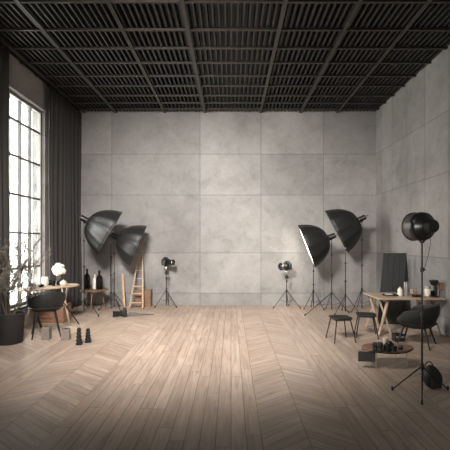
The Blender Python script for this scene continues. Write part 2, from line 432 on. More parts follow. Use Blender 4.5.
A = lambda *deg: [math.radians(x) for x in deg]
softbox_light(84, 9.9, 219, (.86, .275, -.50), .63, .63, 'leftmost softbox light, silvery black with its stand before the curtain',
              [(math.radians(205), .5), (math.radians(-42), .75), (math.radians(80), .5)], .6, .56)
softbox_light(114.2, 10.4, 236, (.88, .20, -.38), .59, .58, 'softbox light second from the left, tilted down beside the wooden ladder', A(200, -50, 60), .4, .45)
softbox_light(331.7, 10.1, 236.5, (-.9, .142, -.36), .60, .60, 'softbox light glowing white along its front edge', [(math.radians(215), 1.0), (math.radians(-30), .45), (math.radians(95), .45)], .5, .5, True, 'fabric2')
softbox_light(362, 10.25, 218.5, (-.87, .24, -.47), .64, .64, 'tallest black softbox light at right, unlit, nearest the right wall', A(220, -40, 85), .5, .58, False, 'fabric2')

def bare_stand(px, Y, top_py, label, angs, spread, hubz):
    o = thing('light_stand', label, 'light stand', (gx(px, Y), Y, 0), 0, 'bare light stands')
    h = gz(top_py, Y); tripod_parts(o, h, spread, hubz, angs)
    bm = NB(); lathe(bm, [(.008, h), (.014, h + .005), (.014, h + .03), (.008, h + .04)], None, 10); mk('spigot', bm, 'steel', o)
bare_stand(110.8, 10.95 - .15, 243, 'bare black stand close behind the second softbox stand from the left', A(190, -70, 20), .25, .4)
bare_stand(313.5, 10.5, 260.5, 'bare black stand below the lower tip of the glowing softbox', A(200, -35, 90), .3, .5)
bare_stand(345.5, 9.8, 249, 'bare black stand rising to the lower tip of the tallest right softbox', [(math.radians(215), .42), (math.radians(-40), .4), (math.radians(85), .45)], .42, .48)

# ------------------------------------------------------------------ cameras
def camera_obj(loc, rotz, s, label, group=None, lens_len=.12, lens_r=.045, tilt=0):
    o = thing('photo_camera', label, 'camera', loc, rotz, group); o.scale = (s, s, s)
    bm = NB(); box(bm, (0, 0, .055), (.07, .15, .11)); body = mk('camera_body', bm, 'plast', o, .012)
    bm = NB(); box(bm, (.012, -.072, .05), (.085, .035, .10)); mk('grip', bm, 'plast', o, .014)
    bm = NB(); box(bm, (.0, .0, .125), (.075, .06, .045), None, .7); mk('viewfinder', bm, 'plast', o, .006)
    bm = NB(); lathe(bm, [(.014, .108), (.014, .128)], Matrix.Translation((0, -.055, 0)), 16); lathe(bm, [(.016, .108), (.016, .122)], Matrix.Translation((0, .055, 0)), 16); mk('dial', bm, 'black', o)
    q = Matrix.Translation((.03, 0, .055)) @ frame_to((1, 0, 0))
    bm = NB(); lr = lens_r; ll = lens_len
    lathe(bm, [(lr * .8, 0), (lr * .85, .02), (lr * .85, ll * .4), (lr * .95, ll * .45), (lr * .95, ll * .75), (lr * 1.05, ll * .8), (lr * 1.08, ll), (lr * .92, ll), (lr * .85, ll - .015), (.002, ll - .02)], q, 28)
    ln = mk('lens', bm, 'hub', o)
    bm = NB(); lathe(bm, [(lr * .82, ll - .014), (lr * .5, ll - .006), (.001, ll - .003)], q, 24); mk('lens_glass', bm, 'lens', ln)
    bm = NB(); lathe(bm, [(lr * 1.08, ll * .98), (lr * 1.1, ll * .98), (lr * 1.1, ll * 1.01), (lr * 1.03, ll * 1.01)], q, 28, False); mk('lens_ring', bm, 'steel', ln)
    return o
def cam_tripod(px, Y, top_py, label, angs, spread):
    o = thing('camera_tripod', label, 'tripod', (gx(px, Y), Y, 0), 0, 'camera tripods'); h = gz(top_py, Y)
    tripod_parts(o, h - .12, spread, .48, angs, .013)
    bm = NB(); lathe(bm, [(.02, h - .26), (.045, h - .25), (.045, h - .18), (.02, h - .17)], None, 14); tube(bm, (0, 0, h - .21), (.07, -.02, h - .23), .009); mk('pan_head', bm, 'plast', o, .002)
    bm = NB(); lathe(bm, [(.02, h - .12), (.026, h - .1), (.026, h - .04), (.018, h - .03)], None, 14); mk('ball_head', bm, 'steel', o)
    bm = NB(); box(bm, (0, 0, h - .012), (.07, .07, .024)); tube(bm, (0, 0, h - .035), (0, 0, h - .02), .02); mk('quick_release_plate', bm, 'plast', o, .003)
    return h
Y = 10.75
h = cam_tripod(166.2, Y, 265.5, 'black camera tripod standing right of the wooden ladder', A(192, -12, 85), .31)
camera_obj((gx(166.2, Y) - .02, Y, h + .001), math.radians(-26), 1.65, 'black camera on the left tripod, lens pointing right', 'tripod-mounted cameras', .13, .05)
h = cam_tripod(286.6, Y - .1, 269.5, 'black camera tripod standing left of the glowing softbox', A(190, -10, 75), .38)
camera_obj((gx(287, Y) - .0, Y - .1, h + .001), math.radians(180 + 38), 1.65, 'black camera on the right tripod, wide silver-rimmed lens pointing left', 'tripod-mounted cameras', .13, .062)

# ------------------------------------------------------------------ big lamp on stand, right foreground
LX, LY = gx(422, 4.6), 4.6; lz = gz(226.5, 4.6)
o = thing('studio_lamp', 'large round black studio lamp on a tripod stand in the right foreground', 'studio lamp', (LX, LY, 0), 0)
tripod_parts(o, lz - .1, .3, .34, [(math.radians(155), .33), (math.radians(20), .42), (math.radians(-116.8), .30)], .012, 'black', False, .011)
d = Vector((-.25, .97, .02)).normalized(); q = Matrix.Translation((.02, -.03, lz)) @ frame_to(d)
bm = NB(); lathe(bm, [(.05, -.15), (.072, -.145), (.08, -.13), (.082, -.06), (.095, -.04)], q, 36); mk('rear_housing', bm, 'plast', o)
bm = NB(); lathe(bm, [(.088, -.055), (.095, -.05), (.11, -.03), (.150, -.01), (.168, .01), (.176, .04), (.176, .065), (.165, .07)], q, 48); mk('lamp_head', bm, 'hub', o)
bm = NB(); lathe(bm, [(.155, .06), (.158, .07), (.164, .13), (.170, .17), (.174, .18), (.174, .19), (.166, .19), (.145, .10), (.02, .08)], q, 48); rf = mk('reflector', bm, 'reflector', o)
bm = NB(); lathe(bm, [(.172, .178), (.178, .18), (.178, .193), (.17, .193)], q, 48, False); mk('reflector_rim', bm, 'plast', rf)
bm = NB(); lathe(bm, [(.04, .08), (.045, .11), (.03, .14), (.002, .15)], q, 20); mk('bulb', bm, 'white', rf)
bm = NB()
tube(bm, (0, 0, lz - .13), (.0, 0, lz - .05), .02)
lathe(bm, [(.024, lz - .2), (.028, lz - .19), (.028, lz - .15), (.02, lz - .14)], None, 14); tube(bm, (-.045, 0, lz - .17), (.045, 0, lz - .17), .008)
tube(bm, (0, 0, lz - .06), q @ Vector((0, 0, -.0)), .018); mk('tilt_bracket', bm, 'plast', o)
bm = NB(); b0 = q @ Vector((0, 0, -.095)); pts = []
for i in range(13):
    s = i / 12; pts.append(Vector((b0.x * (1 - s) + .014 * s + .03 * math.sin(s * PI), b0.y * (1 - s) + 0 * s, b0.z + (lz - .55 - b0.z) * s)))
path(bm, pts, .003, 6); mk('power_cable', bm, 'plast', o)

# black bag on the floor behind the stand
bm = NB(); bmesh.ops.create_icosphere(bm, subdivisions=4, radius=1)
for v in bm.verts:
    x, y, z = v.co
    zz = (z + 1) / 2; k = 1 - .48 * zz ** 1.8
    sx = math.copysign(abs(x) ** .8, x); sy = math.copysign(abs(y) ** .8, y)
    wr = .035 * math.sin(9 * z + 4 * x) * math.sin(5 * y + 2)
    v.co = (sx * .128 * k * (1 + wr) - .02 * zz ** 2, sy * .10 * k * (1 + wr), max(0, .30 * (zz ** .8) - .005))
o = thing('camera_bag', 'slouched black bag on the floor behind the large lamp stand', 'bag', (gx(432.5, 4.80), 4.80, .002), 0)
mk('bag_body', bm, 'bag', o)
bm = NB(); pts = [Vector((-.05 + .05 * math.cos(a) - .0, -.01, .27 + .07 * math.sin(a))) for a in [PI * i / 10 for i in range(11)]]
path(bm, pts, .007); mk('carry_strap', bm, 'bag', o)
bm = NB(); box(bm, (0.0, -.095, .09), (.13, .035, .11)); mk('front_pocket', bm, 'bag', o, .02)

# ------------------------------------------------------------------ tub chairs
def tub_chair(loc, rotz, half, zb, zt, za, label, feet, rx=1.0):
    """local +Y is the sitter's forward direction"""
    o = thing('tub_chair', label, 'chair', loc, rotz, 'black tub armchairs'); bm = NB()
    nth = 40; sp = math.radians(128); rows = 9; g = []
    seat = zb + .10
    for j in range(rows + 1):
        s = j / rows; row = []
        for i in range(nth + 1):
            th = -sp + 2 * sp * i / nth
            k = .5 + .5 * math.cos(min(PI, abs(th) * 1.35)); k = k ** .8
            top = za + (zt - za) * k
            edge = max(0, (abs(th) - math.radians(104)) / math.radians(24)); top -= (top - seat - .02) * edge ** 2 * .9
            z = zb + .015 + (top - zb - .015) * s
            r = half * (.66 + .34 * min(1, (s * 1.6)) ** .55) * (1 + .04 * s)
            row.append(bm.verts.new((r * math.sin(th) * rx, -r * math.cos(th) * .94, z)))
        g.append(row)
    for j in range(rows):
        for i in range(nth): bm.faces.new((g[j][i], g[j][i + 1], g[j + 1][i + 1], g[j + 1][i]))
    sh = mk('backrest', bm, 'chair', o); sm = sh.modifiers.new('t', 'SOLIDIFY'); sm.thickness = .028; sm.offset = -1
    b = sh.modifiers.new('b', 'BEVEL'); b.width = .01; b.segments = 2; b.limit_method = 'ANGLE'
    S = Matrix.Diagonal((rx, .94, 1, 1))
    bm = NB(); lathe(bm, [(.05, zb), (half * .62, zb), (half * .70, zb + .015), (half * .86, zb + .06), (half * .93, seat - .02), (half * .88, seat - .005), (.05, seat)], S, 40); mk('seat_shell', bm, 'chair', o)
    bm = NB(); lathe(bm, [(.05, seat - .01), (half * .84, seat), (half * .88, seat + .02), (half * .83, seat + .05), (half * .5, seat + .06), (.02, seat + .062)], S, 40); mk('seat_cushion', bm, 'dgrey', o)
    for (fx, fy) in feet:
        tx = max(-half * .5, min(half * .5, fx * .62)); ty = max(-half * .5, min(half * .5, fy * .62)); bm = NB()
        tube(bm, (tx, ty, zb + .02), (fx, fy, .0), .019, .012, 12); mk('leg', bm, 'black', o)
    bm = NB(); f = [(max(-half * .5, min(half * .5, a * .62)), max(-half * .5, min(half * .5, b_ * .62))) for a, b_ in feet]
    for a, c in ((0, 2), (1, 3)): tube(bm, (f[a][0], f[a][1], zb - .004), (f[c][0], f[c][1], zb - .004), .012)
    mk('under_frame', bm, 'black', o)
    return o
Q = .27
tub_chair((3.34, 6.85, 0), math.radians(52), .385, .33, .755, .62, 'black tub armchair pulled up to the right wooden table', [(Q, Q), (-Q, Q), (-Q, -Q), (Q, -Q)])
tub_chair((-3.66, 7.52, 0), math.radians(28), .345, .49, .90, .76, 'black tub armchair at the left table, beside the potted plant', [(.25, .25), (-.25, .25), (-.25, -.25), (.25, -.25)])

# ------------------------------------------------------------------ stools
def stool(X, Y, label, rot):
    o = thing('stool', label, 'stool', (X, Y, 0), rot, 'black metal stools'); zt = .445
    def rs(w, n=6):
        pts = []; r = .07
        for cx, cy, a0 in ((1, 1, 0), (-1, 1, 90), (-1, -1, 180), (1, -1, 270)):
            for k in range(n + 1):
                a = math.radians(a0 + 90 * k / n); pts.append((cx * (w - r) + r * math.cos(a), cy * (w - r) + r * math.sin(a)))
        return pts
    bm = NB(); slab(bm, rs(.18), zt - .03, zt); mk('seat', bm, 'chair', o, .008)
    bm = NB(); slab(bm, rs(.155), zt - .05, zt - .03); mk('seat_frame', bm, 'black', o, .002)
    for sx, sy in ((1, 1), (-1, 1), (-1, -1), (1, -1)):
        bm = NB(); tube(bm, (sx * .135, sy * .135, zt - .04), (sx * .205, sy * .205, 0), .012, .010); mk('leg', bm, 'black', o)
    return o
stool(gx(340.5, 7.15), 7.15, 'black metal stool, the left one of the two before the right table', math.radians(8))
stool(gx(366, 7.45), 7.45, 'black metal stool, the one nearer the corner of the right wooden table', math.radians(-14))

# ------------------------------------------------------------------ right table
TZ = .75; x0, x1, y0, y1 = 2.89, 4.19, 7.42, 8.3
o = thing('trestle_table', 'light oak trestle table against the right wall', 'table', ((x0 + x1) / 2, (y0 + y1) / 2, 0), 0)
hw, hd = (x1 - x0) / 2, (y1 - y0) / 2
bm = NB(); box(bm, (0, 0, TZ - .0175), (2 * hw, 2 * hd, .035)); mk('tabletop', bm, 'oakx', o, .006)
for sx in (-1, 1):
    xx = sx * (hw - .16)
    bm = NB(); box(bm, (xx, 0, TZ - .055), (.05, 2 * hd - .16, .04)); tr = mk('trestle_beam', bm, 'oakz', o, .004)
    for sy in (-1, 1):
        for dx, yy in ((.13, .0), (-.13, .05)):
            bm = NB(); a = Vector((xx - dx * .55, sy * (hd - .2 + yy), TZ - .075)); b = Vector((xx + dx, sy * (hd - .12 + yy), .012))
            m = frame_to(b - a).to_3x3(); box(bm, (a + b) / 2, (.055, .035, (b - a).length), m); mk('leg', bm, 'oakz', o, .004)
# things on it
def ont(px, py, tz=TZ): Y = (H - tz) * F / (py - VY); return gx(px, Y), Y, tz + .0005
def lat(name, label, cat, pos, prof, mat, group=None, seg=28):
    bm = NB(); lathe(bm, prof, None, seg); o = mk(name, bm, mat, None, 0, True, pos); return tag(o, label, cat, group)
X, Y, z = ont(390.5, 295.6)
o = thing('tray', 'flat dark tray holding papers on the left end of the oak table', 'tray', (X, Y, z), .12)
bm = NB(); box(bm, (0, 0, .006), (.26, .2, .012)); mk('tray_base', bm, 'plast', o, .003)
bm = NB()
for sx in (-1, 1): box(bm, (sx * .125, 0, .014), (.01, .2, .026))
for sy in (-1, 1): box(bm, (0, sy * .095, .014), (.25, .01, .026))
mk('tray_rim', bm, 'plast', o, .002)
bm = NB(); box(bm, (-.03, .01, .022), (.13, .10, .018), Matrix.Rotation(.2, 3, 'Z')); tag(mk('notepad', bm, 'paper', None, .001, True, (X, Y, z)), 'pale notepad lying in the dark tray', 'notepad')
X, Y, z = ont(400, 296)
o = thing('bottle', 'cream ceramic bottle beside the tray on the oak table', 'bottle', (X, Y, z))
bm = NB(); lathe(bm, [(.045, 0), (.05, .01), (.05, .12), (.04, .145), (.018, .16), (.018, .185)], None, 28); mk('bottle_body', bm, 'cream', o)
bm = NB(); lathe(bm, [(.02, .186), (.021, .19), (.021, .205), (.015, .208)], None, 20); mk('stopper', bm, 'plast', o)
X, Y, z = ont(406.3, 295.5)
o = thing('canister', 'tall silver metal canister on the oak table', 'canister', (X, Y, z))
bm = NB(); lathe(bm, [(.044, 0), (.046, .005), (.05, .25), (.047, .252)], None, 32); mk('canister_body', bm, 'steel', o)
bm = NB(); lathe(bm, [(.05, .253), (.052, .256), (.052, .275), (.045, .28)], None, 32); mk('lid', bm, 'steel', o)
X, Y, z = ont(412, 294.5)
lat('cup', 'small pink-beige cup right of the silver canister', 'cup', (X, Y, z), [(.028, 0), (.032, .004), (.038, .11), (.034, .11), (.028, .012), (.002, .01)], 'beige')
X, Y, z = ont(416.5, 297)
o = thing('charger_box', 'low black box on the oak table, between canister and lamp pole', 'box', (X, Y, z))
bm = NB(); box(bm, (0, 0, .025), (.15, .1, .05)); mk('box_body', bm, 'plast', o, .005)
bm = NB(); box(bm, (.03, -.052, .025), (.05, .006, .02)); mk('front_plate', bm, 'black', o, .001)
lat('bottle', 'small brown bottle standing on the low black box', 'bottle', (X - .02, Y, z + .051), [(.018, 0), (.02, .004), (.02, .085), (.01, .1), (.01, .125)], 'walnut')
X, Y, z = ont(427.5, 296.0)
o = thing('jug', 'cream jug with grey lid standing right of the lamp pole', 'jug', (X, Y, z))
bm = NB(); lathe(bm, [(.06, 0), (.066, .006), (.066, .13), (.06, .15), (.055, .15)], None, 32); mk('jug_body', bm, 'cream', o)
bm = NB(); lathe(bm, [(.056, .151), (.06, .155), (.055, .20), (.05, .21), (.012, .215), (.012, .23)], None, 32); mk('lid', bm, 'greyc', o)
bm = NB(); path(bm, [Vector((.066 + .035 * math.sin(a), 0, .075 + .045 * math.cos(a))) for a in [PI * i / 8 for i in range(9)]], .007); mk('handle', bm, 'cream', o)
X, Y, z = ont(433.8, 297)
o = thing('coffee_grinder', 'tall black coffee grinder on the oak table', 'coffee grinder', (X, Y, z))
bm = NB(); box(bm, (0, 0, .015), (.13, .12, .03)); mk('base', bm, 'plast', o, .006)
bm = NB(); box(bm, (.03, 0, .14), (.05, .07, .23)); mk('column', bm, 'plast', o, .01)
bm = NB(); lathe(bm, [(.05, .235), (.055, .24), (.085, .31), (.085, .335), (.07, .34)], None, 32); mk('hopper', bm, 'black', o)
bm = NB(); lathe(bm, [(.035, .031), (.038, .035), (.038, .12), (.03, .125)], Matrix.Translation((-.025, 0, 0)), 24); mk('collecting_jar', bm, 'smoke', o)
X, Y, z = ont(442.5, 296.6)
o = thing('wooden_box', 'small brown wooden box raised on thin pale legs, table end by the wall', 'box', (X, Y, z))
bm = NB(); box(bm, (0, 0, .215), (.16, .10, .14)); mk('box_body', bm, 'brown', o, .006)
for sx in (-1, 1):
    for sy in (-1, 1):
        bm = NB(); tube(bm, (sx * .065, sy * .035, 0), (sx * .065, sy * .035, .15), .006); mk('leg', bm, 'steel', o)
X, Y, z = ont(423, 293.2)
lat('jar', 'short grey jar behind the lamp pole on the oak table', 'jar', (X, Y, z), [(.045, 0), (.048, .005), (.048, .09), (.03, .11), (.03, .12)], 'greyc')

# black folding panel
HX = 3.51; HY = 8.75; hz = gz(253, HY)
o = thing('folding_panel', 'tall charcoal folding board standing behind the oak table by the wall', 'panel', (HX, HY, 0))
for nm, db in (('front_leaf', Vector((-.22, -.2, 0))), ('rear_leaf', Vector((.19, .12, 0)))):
    bm = NB(); w = .54; nb = 4
    th = Vector((0, .02 if db.y > 0 else -.0, 0))
    for k in range(nb):
        a0 = w * k / nb + .003; a1 = w * (k + 1) / nb - .003
        t0 = Vector((a0, 0, hz)) + th; t1 = Vector((a1, 0, hz)) + th; b0 = t0 + db - Vector((0, 0, hz - .0)); b1 = t1 + db - Vector((0, 0, hz - .0))
        n = Vector((0, .018, 0)); vs = []
        for p in (b0, b1, t1, t0): vs.append(bm.verts.new(p))
        for p in (b0, b1, t1, t0): vs.append(bm.verts.new(p + n))
        for f in ((3, 2, 1, 0), (4, 5, 6, 7), (0, 1, 5, 4), (1, 2, 6, 5), (2, 3, 7, 6), (3, 0, 4, 7)): bm.faces.new([vs[i] for i in f])
    mk(nm, bm, 'panel', o, .002, False)
bm = NB()
for a in (.1, .4): box(bm, (a, .018, hz + .004), (.07, .03, .012))
mk('hinge', bm, 'steel', o, .002)

# ------------------------------------------------------------------ low side table, right
o = thing('low_table', 'low reddish wood side table with rounded front on thin legs', 'table', (2.28, 5.62, 0)); LZ = .30
pts = []
def w2(px, py, z): Y = (H - z) * F / (py - VY); return gx(px, Y) - 2.28, Y - 5.62
# outline in metres: straight back, rounded left end, bowed front
A0 = [(.42, .02), (.36, .17), (.18, .24), (-.06, .24), (-.24, .17), (-.33, .05), (-.33, -.06), (-.24, -.17), (-.08, -.24), (.08, -.25), (.22, -.20), (.34, -.10)]
def smooth_closed(P, n=6):
    out = []; L = len(P)
    for i in range(L):
        p0, p1, p2, p3 = [Vector((*P[(i + k) % L], 0)) for k in (-1, 0, 1, 2)]
        for s in range(n):
            t_ = s / n
            q_ = .5 * ((2 * p1) + (p2 - p0) * t_ + (2 * p0 - 5 * p1 + 4 * p2 - p3) * t_ ** 2 + (3 * p1 - p0 - 3 * p2 + p3) * t_ ** 3)
            out.append((q_.x, q_.y))
    return out
ol = smooth_closed(A0)
bm = NB(); slab(bm, ol, LZ - .022, LZ); mk('tabletop', bm, 'walnut', o, .004)
bm = NB(); slab(bm, [(a * 1.012, b * 1.012) for a, b in ol], LZ - .034, LZ - .018); mk('edge_band', bm, 'plast', o, .003)
for lx, ly in ((gx(379.5, 5.32) - 2.28, 5.36 - 5.62 + .08), (gx(360.5, 5.62) - 2.28 + .04, .02), (gx(393.5, 5.85) - 2.28, .17), (.33, .03)):
    bm = NB(); tube(bm, (lx, ly, LZ - .02), (lx * 1.03, ly * 1.05, 0), .007, .005); mk('leg', bm, 'steel', o)
bm = NB(); m = Matrix.Rotation(math.radians(-8), 3, 'Z'); box(bm, (-.32, -.13, .195), (.24, .012, .145), m); mk('magazine_flap', bm, 'dgrey', o, .003)
bm = NB()
for a in (-.42, -.22): tube(bm, (a, -.13 - (a + .32) * .14, .26), (a, -.13 - (a + .32) * .14, .285), .005)
tube(bm, (-.435, -.11, .0), (-.435, -.11, .275), .005); tube(bm, (-.43, -.115, .281), (-.2, -.15, .281), .005); mk('flap_bracket', bm, 'steel', o)
def onl(px, py): return ont(px, py, LZ)
def lens_obj(px, py, r, h, label):
    X, Y, z = onl(px, py)
    o = thing('camera_lens', label, 'camera lens', (X, Y, z), 0, 'lenses on the low side table')
    bm = NB(); lathe(bm, [(r * .9, 0), (r, .005), (r, h * .3), (r * .93, h * .33), (r * .93, h * .45), (r * 1.03, h * .5), (r * 1.03, h * .9), (r * .9, h), (r * .8, h - .006), (.002, h - .01)], None, 30); mk('lens_barrel', bm, 'hub', o)
    bm = NB(); lathe(bm, [(r * .8, h - .008), (r * .4, h - .004), (.001, h - .003)], None, 24); mk('lens_glass', bm, 'lens', o)
    bm = NB(); lathe(bm, [(r * 1.03, h * .60), (r * 1.08, h * .62), (r * 1.08, h * .8), (r * 1.03, h * .82)], None, 40, False); mk('focus_ring', bm, 'plast', o)
lens_obj(375.3, 350.5, .042, .11, 'black camera lens at the left end of the low side table')
lens_obj(380.2, 352.2, .036, .14, 'taller black lens near the front of the low side table')
lens_obj(400.5, 349.6, .032, .06, 'shortest black lens, right of the camera on the low side table')
X, Y, z = onl(388.8, 351.2)
camera_obj((X, Y, z), math.radians(-60), 1.0, 'black camera standing among lenses on the low side table', None, .07, .045)
X, Y, z = onl(385.5, 347.6)
lat('cup', 'pale beige cup behind the camera on the low side table', 'cup', (X, Y, z), [(.03, 0), (.034, .004), (.04, .15), (.036, .15), (.03, .012), (.002, .01)], 'beige')
X, Y = gx(397, 7.15), 7.1
o = thing('equipment_case', 'small black equipment case on the floor just beyond the low side table', 'case', (X, Y, 0), .1)
bm = NB(); box(bm, (0, 0, .07), (.2, .13, .14)); mk('case_body', bm, 'plast', o, .01)
bm = NB(); path(bm, [(-.05, 0, .14), (-.05, 0, .17), (.05, 0, .17), (.05, 0, .14)], .006); mk('handle', bm, 'plast', o)
bm = NB(); box(bm, (0, -.068, .09), (.16, .008, .03)); mk('latch_strip', bm, 'steel', o, .002)

# ------------------------------------------------------------------ left table
LT = .88; a = Vector((-4.17, 7.98, 0)); b = Vector((-3.76, 8.6, 0)); c = (a + b) / 2; dv = (b - a); ang = math.atan2(dv.y, dv.x); hl = dv.length / 2; R = .31
o = thing('oval_table', 'oval wood-topped table with crossed legs before the window', 'table', (c.x, c.y, 0), ang)
ol = [(hl + R * math.cos(t_), R * math.sin(t_)) for t_ in [-PI / 2 + PI * i / 20 for i in range(21)]] + [(-hl + R * math.cos(t_), R * math.sin(t_)) for t_ in [PI / 2 + PI * i / 20 for i in range(21)]]
bm = NB(); slab(bm, ol, LT - .03, LT); mk('tabletop', bm, 'oakx', o, .006)
bm = NB(); box(bm, (0, 0, LT - .045), (2 * hl + .1, .06, .03)); mk('under_rail', bm, 'black', o, .003)
for sx in (-1, 1):
    for sy in (-1, 1):
        bm = NB(); p = Vector((sx * hl + sx * .03 * sy, sy * .16, LT - .03)); q_ = Vector((sx * hl + sx * .06 * -sy, -sy * .28, .012))
        box(bm, (p + q_) / 2, (.038, .028, (p - q_).length), frame_to(q_ - p).to_3x3())
        lg = mk('leg', bm, 'oakz' if sx * sy > 0 or sx > 0 and sy < 0 else 'black', o, .004)
for sy in (-1, 1):
    bm = NB(); tube(bm, (hl * .2, sy * .05, LT - .05), (hl + .14, sy * .33, 0), .012); lg = mk('brace_rod', bm, 'black', o)
def onT(px, py): return ont(px, py, LT)
def bowl(px, py, r, h, mat, label, dz=0):
    X, Y, z = onT(px, py); lat('bowl', label, 'bowl', (X, Y, z + dz), [(r * .45, 0), (r * .5, .004), (r * .85, h * .5), (r, h), (r * .95, h), (r * .8, h * .55), (r * .45, .012), (.002, .01)], mat, 'bowls on the left table')
    return X, Y, z
X, Y, z = onT(32, 288.1)
lat('plate', 'wide pale plate under the bowls on the left table', 'plate', (X, Y, z), [(.08, 0), (.085, .003), (.135, .016), (.132, .018), (.08, .008), (.002, .007)], 'cream')
bowl(32, 288.1, .10, .05, 'greyc', 'grey bowl resting on the pale plate, lower of the two stacked', .0085)
bowl(32, 288.1, .085, .05, 'taupe', 'brownish bowl nested at the top of the stack on the left table', .034)
bowl(41, 287.3, .07, .06, 'smoke', 'dark glass bowl between the stacked bowls and the flower vase')
X, Y, z = onT(45, 285.8)
lat('candle', 'thick white candle at the window side of the left table', 'candle', (X, Y, z), [(.06, 0), (.063, .004), (.063, .19), (.058, .196), (.004, .19)], 'cream')
for px, py, s, lb in ((50.6, 285.3, 1.0, 'left one of two dark tumblers on the left table'), (53.6, 286.2, .92, 'smaller dark tumbler just left of the flower vase')):
    X, Y, z = onT(px, py)
    lat('tumbler', lb, 'glass', (X, Y, z), [(.033 * s, 0), (.036 * s, .004), (.042 * s, .12 * s), (.038 * s, .12 * s), (.032 * s, .012), (.002, .01)], 'smoke', 'dark tumblers on the left table')
X, Y, z = onT(58.5, 285.2)
o = thing('flower_vase', 'dark vase with a round bunch of cream flowers', 'vase', (X, Y, z))
bm = NB(); lathe(bm, [(.03, 0), (.045, .01), (.052, .05), (.035, .10), (.024, .13), (.03, .15), (.026, .15), (.02, .13), (.002, .12)], None, 28); mk('vase_body', bm, 'smoke', o)
bm = NB()
for k in range(6):
    an = k * PI / 3; tube(bm, (.008 * math.cos(an), .008 * math.sin(an), .02), (.05 * math.cos(an), .05 * math.sin(an), .27), .004)
mk('stems', bm, 'leaf', o)
random.seed(12); bm = NB(); cz_ = .33
for k, (fx, fy, fz, fr) in enumerate([(-.07, 0, .36, .075), (.05, -.02, .33, .09), (-.02, .03, .42, .075), (0, -.05, .31, .085), (.085, .03, .31, .06), (-.08, .04, .31, .055), (.03, .05, .4, .07)]):
    for i in range(70):     # many small cupped petals on each bloom
        u_ = random.uniform(-1, 1); th = random.uniform(0, 2 * PI); s_ = math.sqrt(1 - u_ * u_)
        n_ = Vector((s_ * math.cos(th), s_ * math.sin(th), u_)); m_ = Matrix.Translation(Vector((fx, fy, fz)) + n_ * fr * random.uniform(.8, 1.02)) @ frame_to(n_ + Vector((random.uniform(-.3, .3), random.uniform(-.3, .3), .3)))
        rp = .022; vs = [bm.verts.new(m_ @ Vector((rp * math.cos(q2), rp * math.sin(q2), .007))) for q2 in [PI * 2 * j / 6 for j in range(6)]]; c0 = bm.verts.new(m_ @ Vector((0, 0, -.004)))
        for j in range(6): bm.faces.new((vs[j], vs[(j + 1) % 6], c0))
    bmesh.ops.create_icosphere(bm, subdivisions=2, radius=fr * .86, matrix=Matrix.Translation((fx, fy, fz)))
mk('blooms', bm, 'petal', o)
X, Y, z = onT(63.5, 285.4)
o = thing('sugar_pot', 'beige lidded pot right of the flower vase', 'pot', (X, Y, z))
bm = NB(); lathe(bm, [(.05, 0), (.065, .008), (.075, .05), (.07, .07), (.065, .072)], None, 32); mk('pot_body', bm, 'beige', o)
bm = NB(); lathe(bm, [(.068, .073), (.06, .085), (.03, .11), (.01, .115), (.012, .13), (.004, .138)], None, 32); mk('lid', bm, 'beige', o)

# plant
PX, PY = -4.06, 6.98
o = thing('potted_plant', 'wispy leafless-looking shrub in a large dark pot at the left edge', 'plant', (PX, PY, 0))
bm = NB(); lathe(bm, [(.205, 0), (.215, .01), (.24, .52), (.245, .54), (.225, .545), (.22, .50), (.002, .49)], None, 48); mk('pot', bm, 'pot', o)
bm = NB(); lathe(bm, [(.219, .485), (.15, .505), (.002, .51)], None, 32); mk('soil', bm, 'soil', o)
random.seed(31); bs = NB(); lf = NB()
def leaf(p, d, s):
    d = d.normalized(); side = d.cross(Vector((random.uniform(-1, 1), random.uniform(-1, 1), random.uniform(-1, 1)))).normalized(); n_ = d.cross(side)
    pts = [p, p + d * s * .35 + side * s * .16, p + d * s * .75 + side * s * .12 + n_ * s * .05, p + d * s, p + d * s * .7 - side * s * .13 + n_ * s * .05, p + d * s * .3 - side * s * .15]
    f_ = [lf.verts.new(q_) for q_ in pts]; lf.faces.new(f_)
def grow(p, d, ln, r, lvl):
    n = 7; q_ = p.copy()
    for i in range(n):
        d = (d + Vector((random.uniform(-.22, .22), random.uniform(-.22, .22), random.uniform(-.08, .14)))).normalized()
        nx = q_ + d * ln / n
        if nx.x < -.27: nx.x = -.27 + random.uniform(0, .04); d.x = abs(d.x) * .6
        tube(bs, q_, nx, r * (1 - i / n * .6), r * (1 - (i + 1) / n * .6), 5); q_ = nx
        if lvl < 2 and i > 0 and random.random() < .8:
            dd = (d + Vector((random.uniform(-.9, .9), random.uniform(-.9, .9), random.uniform(-.2, .5)))).normalized(); grow(q_, dd, ln * random.uniform(.3, .5), r * .5, lvl + 1)
        if lvl > 0:
            for _ in range(3):
                leaf(q_, (d + Vector((random.uniform(-1, 1), random.uniform(-1, 1), random.uniform(-.4, .8)))), random.uniform(.022, .045))
for k in range(13):
    an = random.uniform(-PI, PI); tl = random.uniform(.08, .42)
    grow(Vector((.06 * math.cos(an), .06 * math.sin(an), .49)), Vector((tl * math.cos(an) + .16, tl * math.sin(an) - .04, 1)), random.uniform(.8, 1.25), .007, 0)
mk('branches', bs, 'bark', o); mk('foliage', lf, 'leaf', o, 0, False)

